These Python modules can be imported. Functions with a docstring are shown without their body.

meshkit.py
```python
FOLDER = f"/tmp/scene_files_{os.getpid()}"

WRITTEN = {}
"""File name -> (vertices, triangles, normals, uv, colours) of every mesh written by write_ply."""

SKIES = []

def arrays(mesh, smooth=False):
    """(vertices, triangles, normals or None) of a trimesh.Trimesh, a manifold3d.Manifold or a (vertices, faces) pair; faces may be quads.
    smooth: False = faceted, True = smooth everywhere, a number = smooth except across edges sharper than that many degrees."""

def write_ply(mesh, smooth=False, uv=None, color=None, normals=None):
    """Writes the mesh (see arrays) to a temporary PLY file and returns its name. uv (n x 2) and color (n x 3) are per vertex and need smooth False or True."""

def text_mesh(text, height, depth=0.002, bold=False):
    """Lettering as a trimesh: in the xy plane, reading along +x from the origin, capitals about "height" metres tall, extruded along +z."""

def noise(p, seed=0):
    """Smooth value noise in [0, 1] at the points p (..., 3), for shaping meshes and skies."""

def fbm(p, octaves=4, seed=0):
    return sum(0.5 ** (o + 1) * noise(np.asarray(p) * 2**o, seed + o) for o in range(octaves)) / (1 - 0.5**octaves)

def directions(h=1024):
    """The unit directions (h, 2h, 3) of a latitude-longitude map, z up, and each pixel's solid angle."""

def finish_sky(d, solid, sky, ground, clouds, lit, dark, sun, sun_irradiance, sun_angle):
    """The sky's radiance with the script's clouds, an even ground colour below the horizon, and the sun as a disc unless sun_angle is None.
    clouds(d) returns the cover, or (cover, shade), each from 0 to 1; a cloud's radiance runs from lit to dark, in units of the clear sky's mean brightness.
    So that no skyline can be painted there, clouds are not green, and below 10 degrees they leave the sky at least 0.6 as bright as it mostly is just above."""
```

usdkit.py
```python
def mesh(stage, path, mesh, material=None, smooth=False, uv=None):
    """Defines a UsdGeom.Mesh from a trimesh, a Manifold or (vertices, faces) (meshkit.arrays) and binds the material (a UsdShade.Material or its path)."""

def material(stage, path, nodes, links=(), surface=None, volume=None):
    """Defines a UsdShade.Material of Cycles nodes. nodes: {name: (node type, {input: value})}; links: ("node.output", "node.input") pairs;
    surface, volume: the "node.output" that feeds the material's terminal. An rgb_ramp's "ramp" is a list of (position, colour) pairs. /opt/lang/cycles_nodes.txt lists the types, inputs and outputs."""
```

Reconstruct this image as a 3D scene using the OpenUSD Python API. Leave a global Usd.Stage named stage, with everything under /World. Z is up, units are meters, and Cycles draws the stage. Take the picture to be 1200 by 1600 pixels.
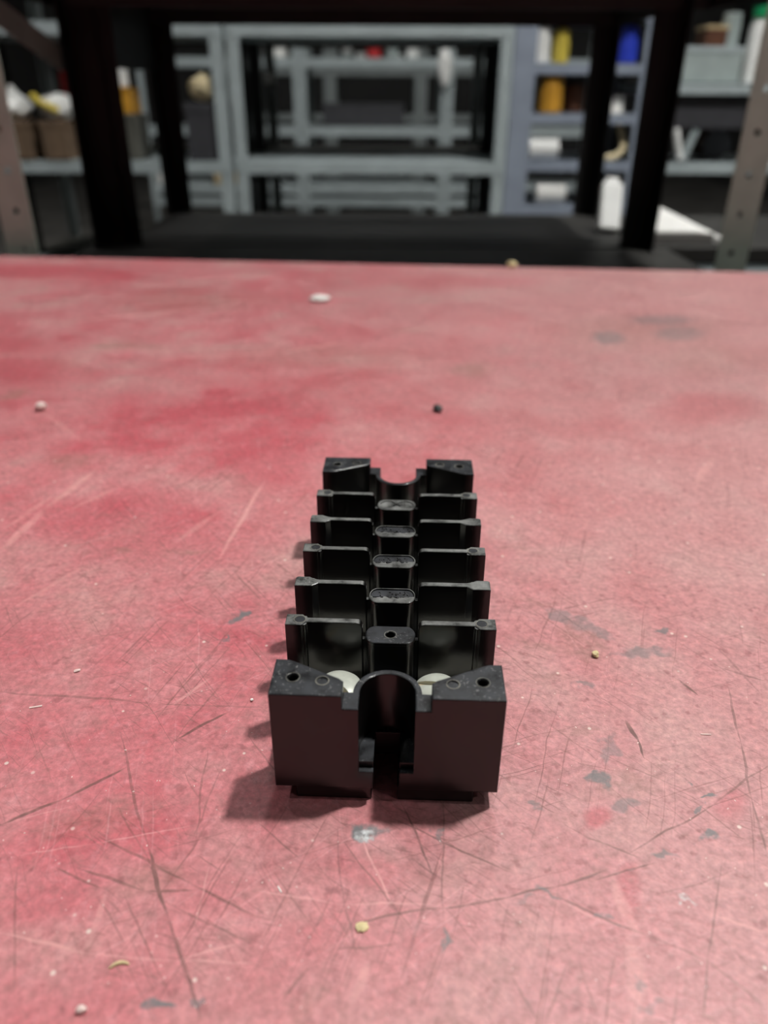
import math, random
import numpy as np, trimesh, usdkit, meshkit
import manifold3d as m3
from manifold3d import Manifold, CrossSection
from pxr import Usd, UsdGeom, UsdLux, UsdShade, Gf, Sdf

stage = Usd.Stage.CreateInMemory()
UsdGeom.SetStageUpAxis(stage, UsdGeom.Tokens.z)
UsdGeom.SetStageMetersPerUnit(stage, 1.0)
UsdGeom.Xform.Define(stage, '/World')
UsdGeom.Scope.Define(stage, '/World/Looks')
TZ = 0.86                       # height of the bench top above the floor; heights "rel" below are above the bench top

# ------------------------------------------------------------------ camera
PITCH, ROLL = math.radians(29.0), math.radians(-0.3)
cam = UsdGeom.Camera.Define(stage, '/World/camera')
R0, U0, F0 = np.array([1., 0, 0]), np.array([0, math.sin(PITCH), math.cos(PITCH)]), np.array([0, math.cos(PITCH), -math.sin(PITCH)])
cr, sr = math.cos(ROLL), math.sin(ROLL)
CX, CY = cr * R0 - sr * U0, sr * R0 + cr * U0
cam.AddTransformOp().Set(Gf.Matrix4d(*CX, 0, *CY, 0, *(-F0), 0, 0, 0, TZ + 0.2, 1))
cam.CreateFocalLengthAttr(36.0)
cam.CreateHorizontalApertureAttr(36.0)
cam.CreateVerticalApertureAttr(48.0)
cam.CreateClippingRangeAttr(Gf.Vec2f(0.01, 60))
cam.CreateFStopAttr(9.4)
cam.CreateFocusDistanceAttr(0.272)
cam.CreateExposureAttr(3.72)

# ------------------------------------------------------------------ lamps: round high bay lamps under the ceiling
CEIL = TZ + 3.45
KEY = 62.0
HIGH_BAYS = [  # x, y, radiance, radius, label
    (1.20, 0.84, KEY, 0.13, 'high bay lamp above the right end of the red workbench'),
    (-2.30, 0.10, KEY * 0.09, 0.16, 'high bay lamp to the left of the red workbench'),
    (0.30, 2.38, KEY * 0.125, 0.16, 'high bay lamp over the aisle right behind the black shelving'),
    (-2.20, 2.40, KEY * 0.08, 0.16, 'high bay lamp over the left end of the aisle behind the black shelving'),
    (2.10, 2.40, KEY * 0.08, 0.16, 'high bay lamp over the right end of the aisle behind the black shelving'),
    (-0.10, 4.45, KEY * 0.08, 0.16, 'high bay lamp over the second aisle'),
    (-0.20, 6.70, KEY * 0.045, 0.16, 'high bay lamp over the farthest aisle'),
    (3.10, -1.75, KEY * 0.11, 0.15, 'high bay lamp behind the camera, at the right'),
]

# ------------------------------------------------------------------ helpers
used = {}
def numbered(path):
    n = used.get(path, 0); used[path] = n + 1
    return path if n == 0 else '%s_%03d' % (path, n)

def tag(p, label=None, cat=None, group=None, kind=None):
    p = p.GetPrim() if hasattr(p, 'GetPrim') else p
    for k, v in (('label', label), ('category', cat), ('group', group), ('kind', kind)):
        if v: p.SetCustomDataByKey(k, v)
    return p

def thing(name, label, cat, loc=(0, 0, 0), rz=0.0, group=None, kind=None):
    x = UsdGeom.Xform.Define(stage, numbered('/World/' + name))
    x.AddTranslateOp().Set(Gf.Vec3d(*map(float, loc)))
    if rz: x.AddRotateZOp().Set(float(rz))
    return tag(x, label, cat, group, kind)

def obj(name, mesh, m, parent=None, smooth=30, label=None, kind=None):
    base = str(parent.GetPath()) if parent is not None else '/World'
    p = usdkit.mesh(stage, numbered(base + '/' + name), mesh, m, smooth=smooth).GetPrim()
    return tag(p, label, None, None, kind)

def box(x0, x1, y0, y1, z0, z1):
    b = trimesh.creation.box([x1 - x0, y1 - y0, z1 - z0]); b.apply_translation([(x0 + x1) / 2, (y0 + y1) / 2, (z0 + z1) / 2]); return b

def rbox(x0, x1, y0, y1, z0, z1, r=0.003, seg=8):
    """rounded box: hull of eight spheres"""
    r = min(r, (x1 - x0) / 2.01, (y1 - y0) / 2.01, (z1 - z0) / 2.01)
    s = Manifold.sphere(r, seg)
    return Manifold.batch_hull([s.translate((x, y, z)) for x in (x0 + r, x1 - r) for y in (y0 + r, y1 - r) for z in (z0 + r, z1 - r)])

def cat(*ms):
    return trimesh.util.concatenate(list(ms))

def tm(man):
    m = man.to_mesh(); return trimesh.Trimesh(np.array(m.vert_properties[:, :3]), np.array(m.tri_verts), process=False)

def tube(p, q, r, seg=12):
    return trimesh.creation.cylinder(radius=r, segment=[p, q], sections=seg)

def path_tube(pts, r, seg=10):
    pts = np.array(pts, float); rs = np.broadcast_to(np.asarray(r, float), (len(pts),))
    out = []
    for i in range(len(pts) - 1):
        a = Manifold.sphere(rs[i], seg).translate(tuple(pts[i])); b = Manifold.sphere(rs[i + 1], seg).translate(tuple(pts[i + 1]))
        out.append(Manifold.batch_hull([a, b]))
    return Manifold.batch_boolean(out, m3.OpType.Add)

def lathe(profile, seg=32):
    return trimesh.creation.revolve(np.array(profile, float), sections=seg)

def lump(rx, ry, rz, seed, amp=0.35, sub=2, freq=2.2):
    s = trimesh.creation.icosphere(sub); v = s.vertices
    v = v * (1 + amp * (meshkit.fbm(v * freq + seed * 7.3, 3, seed)[:, None] - 0.5) * 2)
    s.vertices = v * [rx, ry, rz]; s.apply_translation([0, 0, -s.bounds[0][2]]); return s

# ------------------------------------------------------------------ materials
def plain(name, color, rough=0.5, metal=0.0, spec=0.5, coat=0.0, vary=0.15, scale=30.0, bump=0.0):
    """a paint / plastic / metal whose tone varies a little over the surface"""
    c = np.array(color, float)
    n = {'co': ('texture_coordinate', {}), 'no': ('noise_texture', {'scale': scale, 'detail': 4.0}),
         'ra': ('rgb_ramp', {'ramp': [(0.3, tuple(c * (1 - vary))), (0.7, tuple(np.minimum(c * (1 + vary), 1)))]}),
         'p': ('principled_bsdf', {'roughness': rough, 'metallic': metal, 'specular_ior_level': spec, 'coat_weight': coat})}
    l = [('co.object', 'no.vector'), ('no.fac', 'ra.fac'), ('ra.color', 'p.base_color')]
    if bump:
        n['bu'] = ('bump', {'strength': bump, 'distance': 0.001}); l += [('no.fac', 'bu.height'), ('bu.normal', 'p.normal')]
    return usdkit.material(stage, '/World/Looks/' + name, n, l, surface='p.BSDF')

def moulded_plastic(name, dust_color, dust_amount, rough):
    """black moulded plastic; dust and scuffing lie on faces that look up"""
    n = {'g': ('geometry', {}), 'sx': ('separate_xyz', {}), 'up': ('map_range', {'from_min': 0.75, 'from_max': 0.98, 'clamp': True}),
         'co': ('texture_coordinate', {}), 'n1': ('noise_texture', {'scale': 160.0, 'detail': 5.0, 'roughness': 0.65}),
         'r1': ('map_range', {'from_min': 0.36, 'from_max': 0.66, 'to_min': 0.2, 'to_max': 1.0, 'clamp': True}),
         'n2': ('noise_texture', {'scale': 1100.0, 'detail': 2.0}), 'r2': ('map_range', {'from_min': 0.61, 'from_max': 0.68, 'clamp': True}),
         'n3': ('noise_texture', {'scale': 90.0, 'detail': 2.0}), 'r3': ('map_range', {'from_min': 0.42, 'from_max': 0.60, 'clamp': True}),
         'sp': ('math', {'math_type': 'multiply'}), 'sp2': ('math', {'math_type': 'multiply', 'value2': 0.5}),
         'du': ('math', {'math_type': 'multiply'}), 'du2': ('math', {'math_type': 'multiply', 'value2': dust_amount}),
         'm1': ('mix', {'color1': (0.0052, 0.005, 0.005), 'color2': dust_color}),
         'm2': ('mix', {'color2': (0.32, 0.32, 0.31)}), 'spu': ('math', {'math_type': 'multiply'}),
         'ro': ('map_range', {'from_min': 0.0, 'from_max': 1.0, 'to_min': rough, 'to_max': 0.62}),
         'bv': ('bevel', {'samples': 6, 'radius': 0.0005}), 'bu': ('bump', {'strength': 0.12, 'distance': 0.0004}),
         'p': ('principled_bsdf', {'specular_ior_level': 0.5})}
    l = [('g.normal', 'sx.vector'), ('sx.z', 'up.value'), ('co.object', 'n1.vector'), ('n1.fac', 'r1.value'), ('co.object', 'n2.vector'), ('n2.fac', 'r2.value'),
         ('co.object', 'n3.vector'), ('n3.fac', 'r3.value'), ('r2.result', 'sp.value1'), ('r3.result', 'sp.value2'), ('sp.value', 'sp2.value1'),
         ('up.result', 'du.value1'), ('r1.result', 'du.value2'), ('du.value', 'du2.value1'), ('du2.value', 'm1.fac'), ('m1.color', 'm2.color1'),
         ('sp2.value', 'spu.value1'), ('up.result', 'spu.value2'), ('spu.value', 'm2.fac'), ('m2.color', 'p.base_color'), ('du2.value', 'ro.value'), ('ro.result', 'p.roughness'),
         ('bv.bevel', 'bu.normal'), ('n1.fac', 'bu.height'), ('bu.normal', 'p.normal')]
    return usdkit.material(stage, '/World/Looks/' + name, n, l, surface='p.BSDF')

PLASTIC = moulded_plastic('black_moulded_plastic', (0.033, 0.037, 0.046), 0.8, 0.24)
PLASTIC_WORN = moulded_plastic('black_plastic_with_worn_top', (0.25, 0.255, 0.245), 0.9, 0.17)
RIM = moulded_plastic('pale_moulding_flash', (0.32, 0.31, 0.26), 0.9, 0.5)
ZINC = plain('pale_zinc', (0.47, 0.49, 0.43), 0.42, 0.15, scale=300, vary=0.1, bump=0.2)
ZINC_CREAM = plain('cream_zinc_slot', (0.58, 0.48, 0.31), 0.5, scale=300, vary=0.12)

DARK_SCRATCHES = [(-0.1101, 0.1655, 0.0108, 0.00075, 0.615, 0.8), (-0.0943, 0.1771, 0.0112, 0.00075, 0.646, 0.8), (-0.0812, 0.1751, 0.0297, 0.00052, -1.124, 0.55), (-0.0647, 0.1415, 0.0137, 0.00068, -1.082, 0.8), (-0.052, 0.118, 0.0172, 0.0006, -1.065, 0.7), (-0.0707, 0.1483, 0.0208, 0.00052, -0.474, 0.6), (-0.0445, 0.1355, 0.012, 0.00052, -0.415, 0.6), (-0.0871, 0.1422, 0.0091, 0.00045, -0.393, 0.6), (-0.0774, 0.1418, 0.0127, 0.00052, -0.315, 0.6), (-0.0603, 0.1383, 0.0071, 0.00052, -0.01, 0.6), (-0.0473, 0.1288, 0.0161, 0.00038, -0.436, 0.5), (-0.0642, 0.203, 0.0118, 0.00075, 0.701, 0.8), (-0.1139, 0.2168, 0.0342, 0.00068, -0.105, 0.5), (-0.0628, 0.2129, 0.0233, 0.00052, -0.033, 0.4), (-0.0587, 0.1738, 0.0203, 0.00038, -1.464, 0.5), (-0.056, 0.1695, 0.0156, 0.00038, 1.443, 0.4), (0.0106, 0.156, 0.0142, 0.00045, -1.245, 0.7), (0.0202, 0.1543, 0.0224, 0.00038, -0.484, 0.7), (0.0042, 0.1316, 0.0141, 0.00045, 0.17, 0.7), (0.0267, 0.1353, 0.0114, 0.00045, 0.158, 0.7), (0.0425, 0.1383, 0.0078, 0.00045, 0.22, 0.7), (0.0574, 0.1429, 0.0097, 0.00045, 0.368, 0.7), (0.0707, 0.1455, 0.0114, 0.00038, 0.296, 0.7), (0.0691, 0.1534, 0.0093, 0.00038, -0.439, 0.6), (0.0904, 0.1609, 0.0215, 0.00038, 0.518, 0.7), (0.1181, 0.1779, 0.0163, 0.00045, 0.582, 0.5), (0.0609, 0.1314, 0.0138, 0.00045, -0.475, 0.7), (0.0779, 0.1227, 0.0082, 0.00045, -0.46, 0.4), (0.0905, 0.1138, 0.0092, 0.00045, -0.753, 0.4), (0.1287, 0.2101, 0.0159, 0.00052, -1.811, 0.6), (0.1219, 0.1834, 0.015, 0.00052, -1.834, 0.6), (0.1167, 0.1612, 0.0114, 0.00045, -1.765, 0.6), (0.0927, 0.1337, 0.018, 0.00038, -2.048, 0.5), (0.0822, 0.1123, 0.0097, 0.00045, -1.981, 0.5), (0.0886, 0.2017, 0.0053, 0.0009, -1.388, 0.9), (0.0895, 0.1935, 0.0053, 0.00045, -1.555, 0.9), (0.1169, 0.2238, 0.0049, 0.00068, -1.084, 0.8), (0.0182, 0.1504, 0.0227, 0.00038, -1.659, 0.5), (-0.0124, 0.1479, 0.0144, 0.0003, -1.467, 0.4), (-0.0092, 0.1283, 0.009, 0.00038, -1.277, 0.5), (-0.0219, 0.1126, 0.0058, 0.00052, 0.957, 0.5), (-0.0316, 0.155, 0.0114, 0.0003, -0.723, 0.5), (0.0358, 0.1088, 0.0066, 0.00045, -1.157, 0.5), (0.0441, 0.1113, 0.0101, 0.00038, 1.066, 0.4), (0.0524, 0.1114, 0.0088, 0.00038, -1.492, 0.4), (0.1411, 0.2312, 0.0091, 0.0006, -0.469, 0.5), (0.09, 0.1417, 0.0157, 0.0003, 0.299, 0.35), (-0.1001, 0.1285, 0.0219, 0.00045, 1.951, 0.4), (-0.0053, 0.1223, 0.0105, 0.00038, 0.098, 0.5), (0.1397, 0.2346, 0.0162, 0.0006, -1.354, 0.35), (0.0837, 0.1847, 0.022, 0.0003, -0.593, 0.4), (-0.0746, 0.1302, 0.0099, 0.0003, -0.824, 0.5), (-0.0407, 0.1886, 0.0132, 0.00038, -0.903, 0.4)]
LIGHT_SCRATCHES = [(-0.1853, 0.3406, 0.0246, 0.003, 1.458, 0.6), (-0.177, 0.3866, 0.0278, 0.003, 1.335, 0.6), (-0.0747, 0.3539, 0.0483, 0.00165, 1.452, 0.7), (-0.0973, 0.1513, 0.0126, 0.00038, 0.222, 0.6), (-0.0725, 0.1571, 0.0158, 0.00038, 0.235, 0.6), (-0.0899, 0.123, 0.0149, 0.0006, -0.207, 0.6), (-0.0654, 0.1196, 0.014, 0.00045, -0.076, 0.5), (-0.0428, 0.1181, 0.0113, 0.00045, -0.053, 0.5), (-0.0018, 0.1452, 0.0132, 0.00045, -1.18, 0.8), (-0.0458, 0.121, 0.0084, 0.00045, 0.272, 0.6), (-0.0248, 0.137, 0.0125, 0.00045, -0.17, 0.5), (0.0014, 0.1347, 0.017, 0.00045, -0.026, 0.5), (0.0552, 0.1331, 0.0076, 0.00038, -0.505, 0.6), (0.0679, 0.1345, 0.0113, 0.00225, -1.443, 0.5), (0.0654, 0.1158, 0.0139, 0.003, -1.751, 0.4), (-0.25, 0.7608, 0.0723, 0.00375, 0.407, 0.75), (-0.1418, 0.6318, 0.067, 0.0045, 0.195, 0.4), (-0.0604, 0.659, 0.037, 0.00375, 0.558, 0.5), (-0.072, 0.2207, 0.0107, 0.0009, 0.951, 0.6), (0.098, 0.1292, 0.0077, 0.0006, -0.404, 0.6), (-0.0056, 0.1135, 0.0065, 0.00165, 1.213, 0.5), (-0.0781, 0.1307, 0.0089, 0.00113, 1.621, 0.4), (-0.1897, 0.3597, 0.025, 0.00225, 1.263, 0.35), (-0.1604, 0.3741, 0.0209, 0.00225, 0.95, 0.35), (-0.0972, 0.3433, 0.0206, 0.00225, 1.121, 0.4), (0.1914, 0.4142, 0.028, 0.003, 1.006, 0.4), (-0.2182, 0.4793, 0.0418, 0.00225, -0.828, 0.3), (-0.1512, 0.2907, 0.0235, 0.0015, 1.039, 0.35), (-0.0509, 0.1372, 0.011, 0.00038, 1.505, 0.5), (-0.1076, 0.1643, 0.0125, 0.0003, 0.394, 0.4)]
BARE_SPOTS = [(-0.0034, 0.1593, 0.008, 0.0036, -3.138, 1), (0.0167, 0.1564, 0.0018, 0.0014, -3.039, 0.7), (0.0169, 0.1251, 0.0029, 0.0009, 1.497, 0.8), (-0.0555, 0.1079, 0.0057, 0.0021, 2.701, 0.95), (-0.0458, 0.1065, 0.0018, 0.0014, 2.123, 0.7), (-0.0624, 0.2661, 0.0058, 0.0023, 1.121, 0.95), (-0.0659, 0.2521, 0.0033, 0.0011, 1.591, 0.8), (0.0778, 0.2691, 0.0069, 0.0042, 2.424, 0.55), (0.0891, 0.259, 0.0126, 0.0053, 2.349, 0.55), (0.1041, 0.2452, 0.016, 0.0037, -3.117, 0.6), (0.1189, 0.2592, 0.0031, 0.0022, 0.812, 0.8), (0.0775, 0.2252, 0.0039, 0.0015, 2.584, 0.6), (0.0724, 0.1777, 0.0039, 0.0033, -2.445, 0.85), (0.104, 0.1745, 0.0036, 0.0011, -3.101, 0.9), (0.1013, 0.1686, 0.0021, 0.0014, -2.361, 0.8), (0.0993, 0.1586, 0.0037, 0.0021, -2.961, 0.9), (0.0484, 0.169, 0.0026, 0.002, -2.847, 0.6), (0.077, 0.169, 0.0041, 0.0031, -2.641, 0.6), (0.0847, 0.15, 0.0056, 0.0014, 2.998, 0.7), (0.0479, 0.139, 0.0034, 0.001, -3.116, 0.6), (0.2038, 0.6912, 0.0267, 0.0169, 1.125, 0.55), (0.2732, 0.754, 0.0398, 0.0212, -2.98, 0.5), (0.2746, 0.7072, 0.0342, 0.0242, -2.487, 0.45), (0.0775, 0.1914, 0.0077, 0.003, 1.275, 0.5), (0.0402, 0.1364, 0.0055, 0.0012, -3.128, 0.4), (0.0669, 0.112, 0.003, 0.0013, -3.069, 0.5), (0.0666, 0.1073, 0.0041, 0.0011, -3.113, 0.4), (0.0622, 0.1308, 0.0023, 0.0017, 2.587, 0.6)]
GRIME_AND_SHADOWS = [(0.0744, 0.5988, 0.027, 0.0231, 1.094, 0.6), (-0.1902, 0.4214, 0.0249, 0.0158, 2.88, 0.5), (-0.2292, 0.6538, 0.0426, 0.0114, 3.137, 0.7), (-0.1348, 0.3217, 0.0059, 0.0036, 2.968, 0.6), (-0.0948, 0.3232, 0.0161, 0.0031, -3.14, 0.5), (-0.2732, 0.5345, 0.0136, 0.0115, 0.943, 0.7), (0.0866, 0.2488, 0.0193, 0.0175, 2.511, 0.5), (-0.0651, 0.1389, 0.0182, 0.0075, 2.821, 0.45), (-0.0897, 0.1651, 0.0293, 0.0078, -2.975, 0.35), (0.0752, 0.1737, 0.0195, 0.0116, -2.981, 0.4), (-0.2053, 0.8234, 0.1056, 0.0701, 2.998, 0.4), (-0.0544, 0.6274, 0.1098, 0.0444, -3.136, 0.35), (0.2393, 0.7126, 0.1232, 0.0833, -2.815, 0.4), (0.0232, 0.715, 0.0246, 0.0155, -3.093, 0.4), (-0.0673, 0.7176, 0.0155, 0.0133, 2.971, 0.5), (-0.0866, 0.1029, 0.0056, 0.0038, 2.538, 0.2), (-0.0237, 0.1123, 0.0096, 0.0042, -2.804, 0.35), (0.2709, 0.6342, 0.0816, 0.0558, -2.619, 0.3), (0.0728, 0.3225, 0.0194, 0.0031, -3.127, 0.35), (0.0652, 0.277, 0.0203, 0.0029, -3.129, 0.35), (0.0631, 0.2482, 0.0199, 0.0034, 3.099, 0.35), (0.0647, 0.2288, 0.0151, 0.0034, 3.106, 0.35), (0.0687, 0.2018, 0.0162, 0.0032, 3.109, 0.35)]  # closing streaks right of the block paint in the barriers' faint cast shadows
FRESH_PAINT = [(0.0637, 0.1602, 0.005, 0.0037, -2.826, 0.6), (0.0703, 0.1376, 0.0078, 0.0046, 1.455, 0.5), (-0.2969, 0.5902, 0.0656, 0.0382, 2.917, 0.7), (-0.4387, 0.9608, 0.1283, 0.0521, 3.089, 0.8), (-0.3374, 0.659, 0.0647, 0.0427, 2.662, 0.6), (0.0739, 0.9198, 0.1384, 0.0414, -3.109, 0.4), (-0.0684, 0.4093, 0.0535, 0.0343, 1.79, 0.4), (-0.1316, 0.3408, 0.0461, 0.0348, 2.448, 0.45), (-0.0969, 0.1368, 0.019, 0.0097, 2.998, 0.4), (-0.0013, 0.1453, 0.0114, 0.0085, -3.141, 0.35), (-0.1422, 0.2512, 0.0316, 0.02, 2.834, 0.3), (-0.0241, 0.1705, 0.0126, 0.0102, 2.984, 0.3), (0.2321, 0.5146, 0.0483, 0.0331, -2.57, 0.4), (0.0441, 0.4991, 0.0274, 0.0193, -3.043, 0.4), (-0.0788, 0.9505, 0.071, 0.0294, -3.128, 0.3), (0.1136, 0.1714, 0.0115, 0.0057, 1.051, 0.4)]

def table_paint():
    """worn red bench paint: mottled red to greyed pink, fine scratches, named scratches, bare spots, grime, painted-in sheen and barrier shadows, all fixed to the bench"""
    n, l = {}, []
    cnt = [0]
    def add(kind, inp=None, **links):
        cnt[0] += 1; k = 'n%d' % cnt[0]; n[k] = (kind, inp or {})
        for sock, src in links.items(): l.append((src, k + '.' + sock))
        return k
    g = add('geometry')
    pos = g + '.position'
    def noise(scale, detail=4.0, rough=0.55, vec=pos, **kw):
        return add('noise_texture', dict(scale=scale, detail=detail, roughness=rough, **kw), vector=vec) + '.fac'
    def rng(src, a, b, c=0.0, d=1.0):
        return add('map_range', dict(from_min=a, from_max=b, to_min=c, to_max=d, clamp=True), value=src) + '.result'
    def mul(a, b):
        return add('math', dict(math_type='multiply', value2=b) if not isinstance(b, str) else dict(math_type='multiply'), **({'value1': a, 'value2': b} if isinstance(b, str) else {'value1': a})) + '.value'
    def mx(a, b):
        return add('math', dict(math_type='maximum'), value1=a, value2=b) + '.value'
    def mix(fac, c1, c2):
        inp, lk = {}, {'fac': fac}
        for nm, c in (('color1', c1), ('color2', c2)):
            if isinstance(c, str): lk[nm] = c
            else: inp[nm] = c
        return add('mix', inp, **lk) + '.color'
    # warped coordinates, so that spots get ragged and scratches wander
    def warped(scale, amount, detail=3.0):
        w = add('noise_texture', dict(scale=scale, detail=detail), vector=pos) + '.color'
        s = add('vector_math', dict(math_type='subtract', vector2=(0.5, 0.5, 0.5)), vector1=w) + '.vector'
        s = add('vector_math', dict(math_type='multiply', vector2=(amount, amount, 0.0)), vector1=s) + '.vector'
        return add('vector_math', dict(math_type='add'), vector1=pos, vector2=s) + '.vector'
    wob = warped(45.0, 0.0035)
    rag = warped(130.0, 0.016, 3.0)
    soft = warped(14.0, 0.05, 3.0)
    def marks(rows, vec, gain):
        out = None
        for x, y, a, b, ang, s in rows:
            if s <= 0: continue
            m = add('mapping', dict(mapping_type='texture', location=(x, y, TZ), rotation=(0, 0, ang), scale=(a, b, 1.0)), vector=vec) + '.vector'
            v = add('gradient_texture', dict(gradient_type='spherical'), vector=m) + '.fac'
            v = add('math', dict(math_type='multiply', value2=gain, use_clamp=True), value1=v) + '.value'
            v = mul(v, s)
            out = v if out is None else mx(out, v)
        return out
    # shared patterns
    big = noise(5.5, 3.0, 0.6)
    mid = noise(26.0, 4.0, 0.62)
    fine = noise(420.0, 2.0, 0.7)
    mot = noise(150.0, 4.0, 0.72)
    n220 = noise(220.0, 2.0)
    sep = add('separate_xyz', {}, vector=pos)
    sumf = add('math', dict(math_type='multiply_add', value2=0.55), value1=mid, value3=mul(big, 0.45)) + '.value'
    base = add('rgb_ramp', dict(ramp=[(0.36, (0.53, 0.10, 0.125)), (0.45, (0.565, 0.165, 0.185)), (0.54, (0.57, 0.215, 0.228)), (0.64, (0.55, 0.28, 0.27))]), fac=sumf) + '.color'
    # lamp sheen on the right-hand side of the bench, painted in as paler colour
    painted_sheen = rng(add('math', dict(math_type='multiply_add', value2=0.9), value1=sep + '.x', value3=mul(noise(9.0, 2.0), 0.22)) + '.value', 0.02, 0.30, 0.0, 0.65)
    base = mix(painted_sheen, base, (0.54, 0.315, 0.305))
    patch = rng(noise(17.0, 2.0), 0.40, 0.60, 0.12, 1.0)
    hair = []
    for k, (ang, sx, sy, lo, hi, amt, col) in enumerate([
            (0.35, 1000, 13, 0.665, 0.715, 0.6, (0.20, 0.075, 0.07)), (-0.62, 1300, 20, 0.66, 0.71, 0.6, (0.19, 0.08, 0.07)), (1.25, 1100, 15, 0.67, 0.72, 0.55, (0.20, 0.075, 0.07)),
            (2.2, 1500, 60, 0.66, 0.71, 0.55, (0.19, 0.08, 0.075)), (0.9, 900, 13, 0.685, 0.75, 0.42, (0.72, 0.37, 0.38)), (-0.2, 1100, 14, 0.685, 0.75, 0.40, (0.74, 0.40, 0.41)),
            (1.8, 1600, 90, 0.66, 0.72, 0.5, (0.22, 0.085, 0.08))]):
        m = add('mapping', dict(mapping_type='point', rotation=(0, 0, ang), location=(3.1 * k, 1.7 * k, 0.0), scale=(1.0, 1.0, 1.0)), vector=wob) + '.vector'
        m = add('vector_math', dict(math_type='multiply', vector2=(float(sx), float(sy), 1.0)), vector1=m) + '.vector'
        hair.append((mul(mul(rng(noise(1.0, 1.0, 0.5, m), lo, hi), amt), patch), col))
    grain = rng(fine, 0.25, 0.75, 0.74, 1.22)
    grain = add('combine_xyz', {}, x=grain, y=grain, z=grain) + '.vector'
    vo = add('voronoi_texture', dict(scale=190.0, feature='f1'), vector=pos)
    rnd = add('separate_color', {}, color=vo + '.color')
    speck = mul(mul(rng(vo + '.distance', 0.10, 0.16, 1.0, 0.0), rng(rnd + '.r', 0.915, 0.92)), 0.75)
    broken = rng(n220, 0.3, 0.55, 0.45, 1.0)
    rough = rng(mid, 0.3, 0.7, 0.36, 0.52)
    bu = add('bump', dict(strength=0.35, distance=0.0006), height=fine) + '.normal'
    CORE = [(-0.0037, 0.1582, 0.0034, 0.0026, 0.2, 1.0), (0.0873, 0.1376, 0.003, 0.001, 0.1, 0.7)]

    # each zone of the bench evaluates only the marks that lie in it
    def zone(x0, x1, y0, y1):
        def near(rows, reach):
            return [r for r in rows if x0 - r[2] - reach < r[0] < x1 + r[2] + reach and y0 - r[2] - reach < r[1] < y1 + r[2] + reach]
        c = base
        def lay(rows, reach, vec, gain, keep, amount, col):
            nonlocal c
            v = marks(near(rows, reach), vec, gain)
            if v is not None:
                c = mix(mul(mul(v, keep), amount), c, col)
        lay(FRESH_PAINT, 0.03, soft, 1.8, rng(mid, 0.3, 0.6, 0.6, 1.0), 1.0, (0.50, 0.062, 0.09))
        lay(GRIME_AND_SHADOWS, 0.03, soft, 1.5, rng(mot, 0.32, 0.62, 0.3, 0.85), 1.0, (0.27, 0.175, 0.13))
        for f, col in hair:
            c = mix(f, c, col)
        c = mix(mul(rng(mot, 0.50, 0.68), 0.42), c, (0.34, 0.165, 0.155))
        c = mix(mul(rng(mot, 0.46, 0.30), 0.30), c, (0.74, 0.38, 0.40))
        c = mix(mul(rng(n220, 0.62, 0.72), 0.45), c, (0.26, 0.07, 0.08))
        c = add('vector_math', dict(math_type='multiply'), vector1=c, vector2=grain) + '.vector'
        c = mix(speck, c, (0.78, 0.66, 0.60))
        lay(DARK_SCRATCHES, 0.004, wob, 3.2, broken, 0.95, (0.125, 0.062, 0.052))
        lay(LIGHT_SCRATCHES, 0.004, wob, 2.2, broken, 0.85, (0.78, 0.40, 0.38))
        lay(BARE_SPOTS, 0.01, rag, 2.4, rng(mot, 0.3, 0.5, 0.35, 1.0), 0.95, (0.155, 0.165, 0.17))
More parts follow.
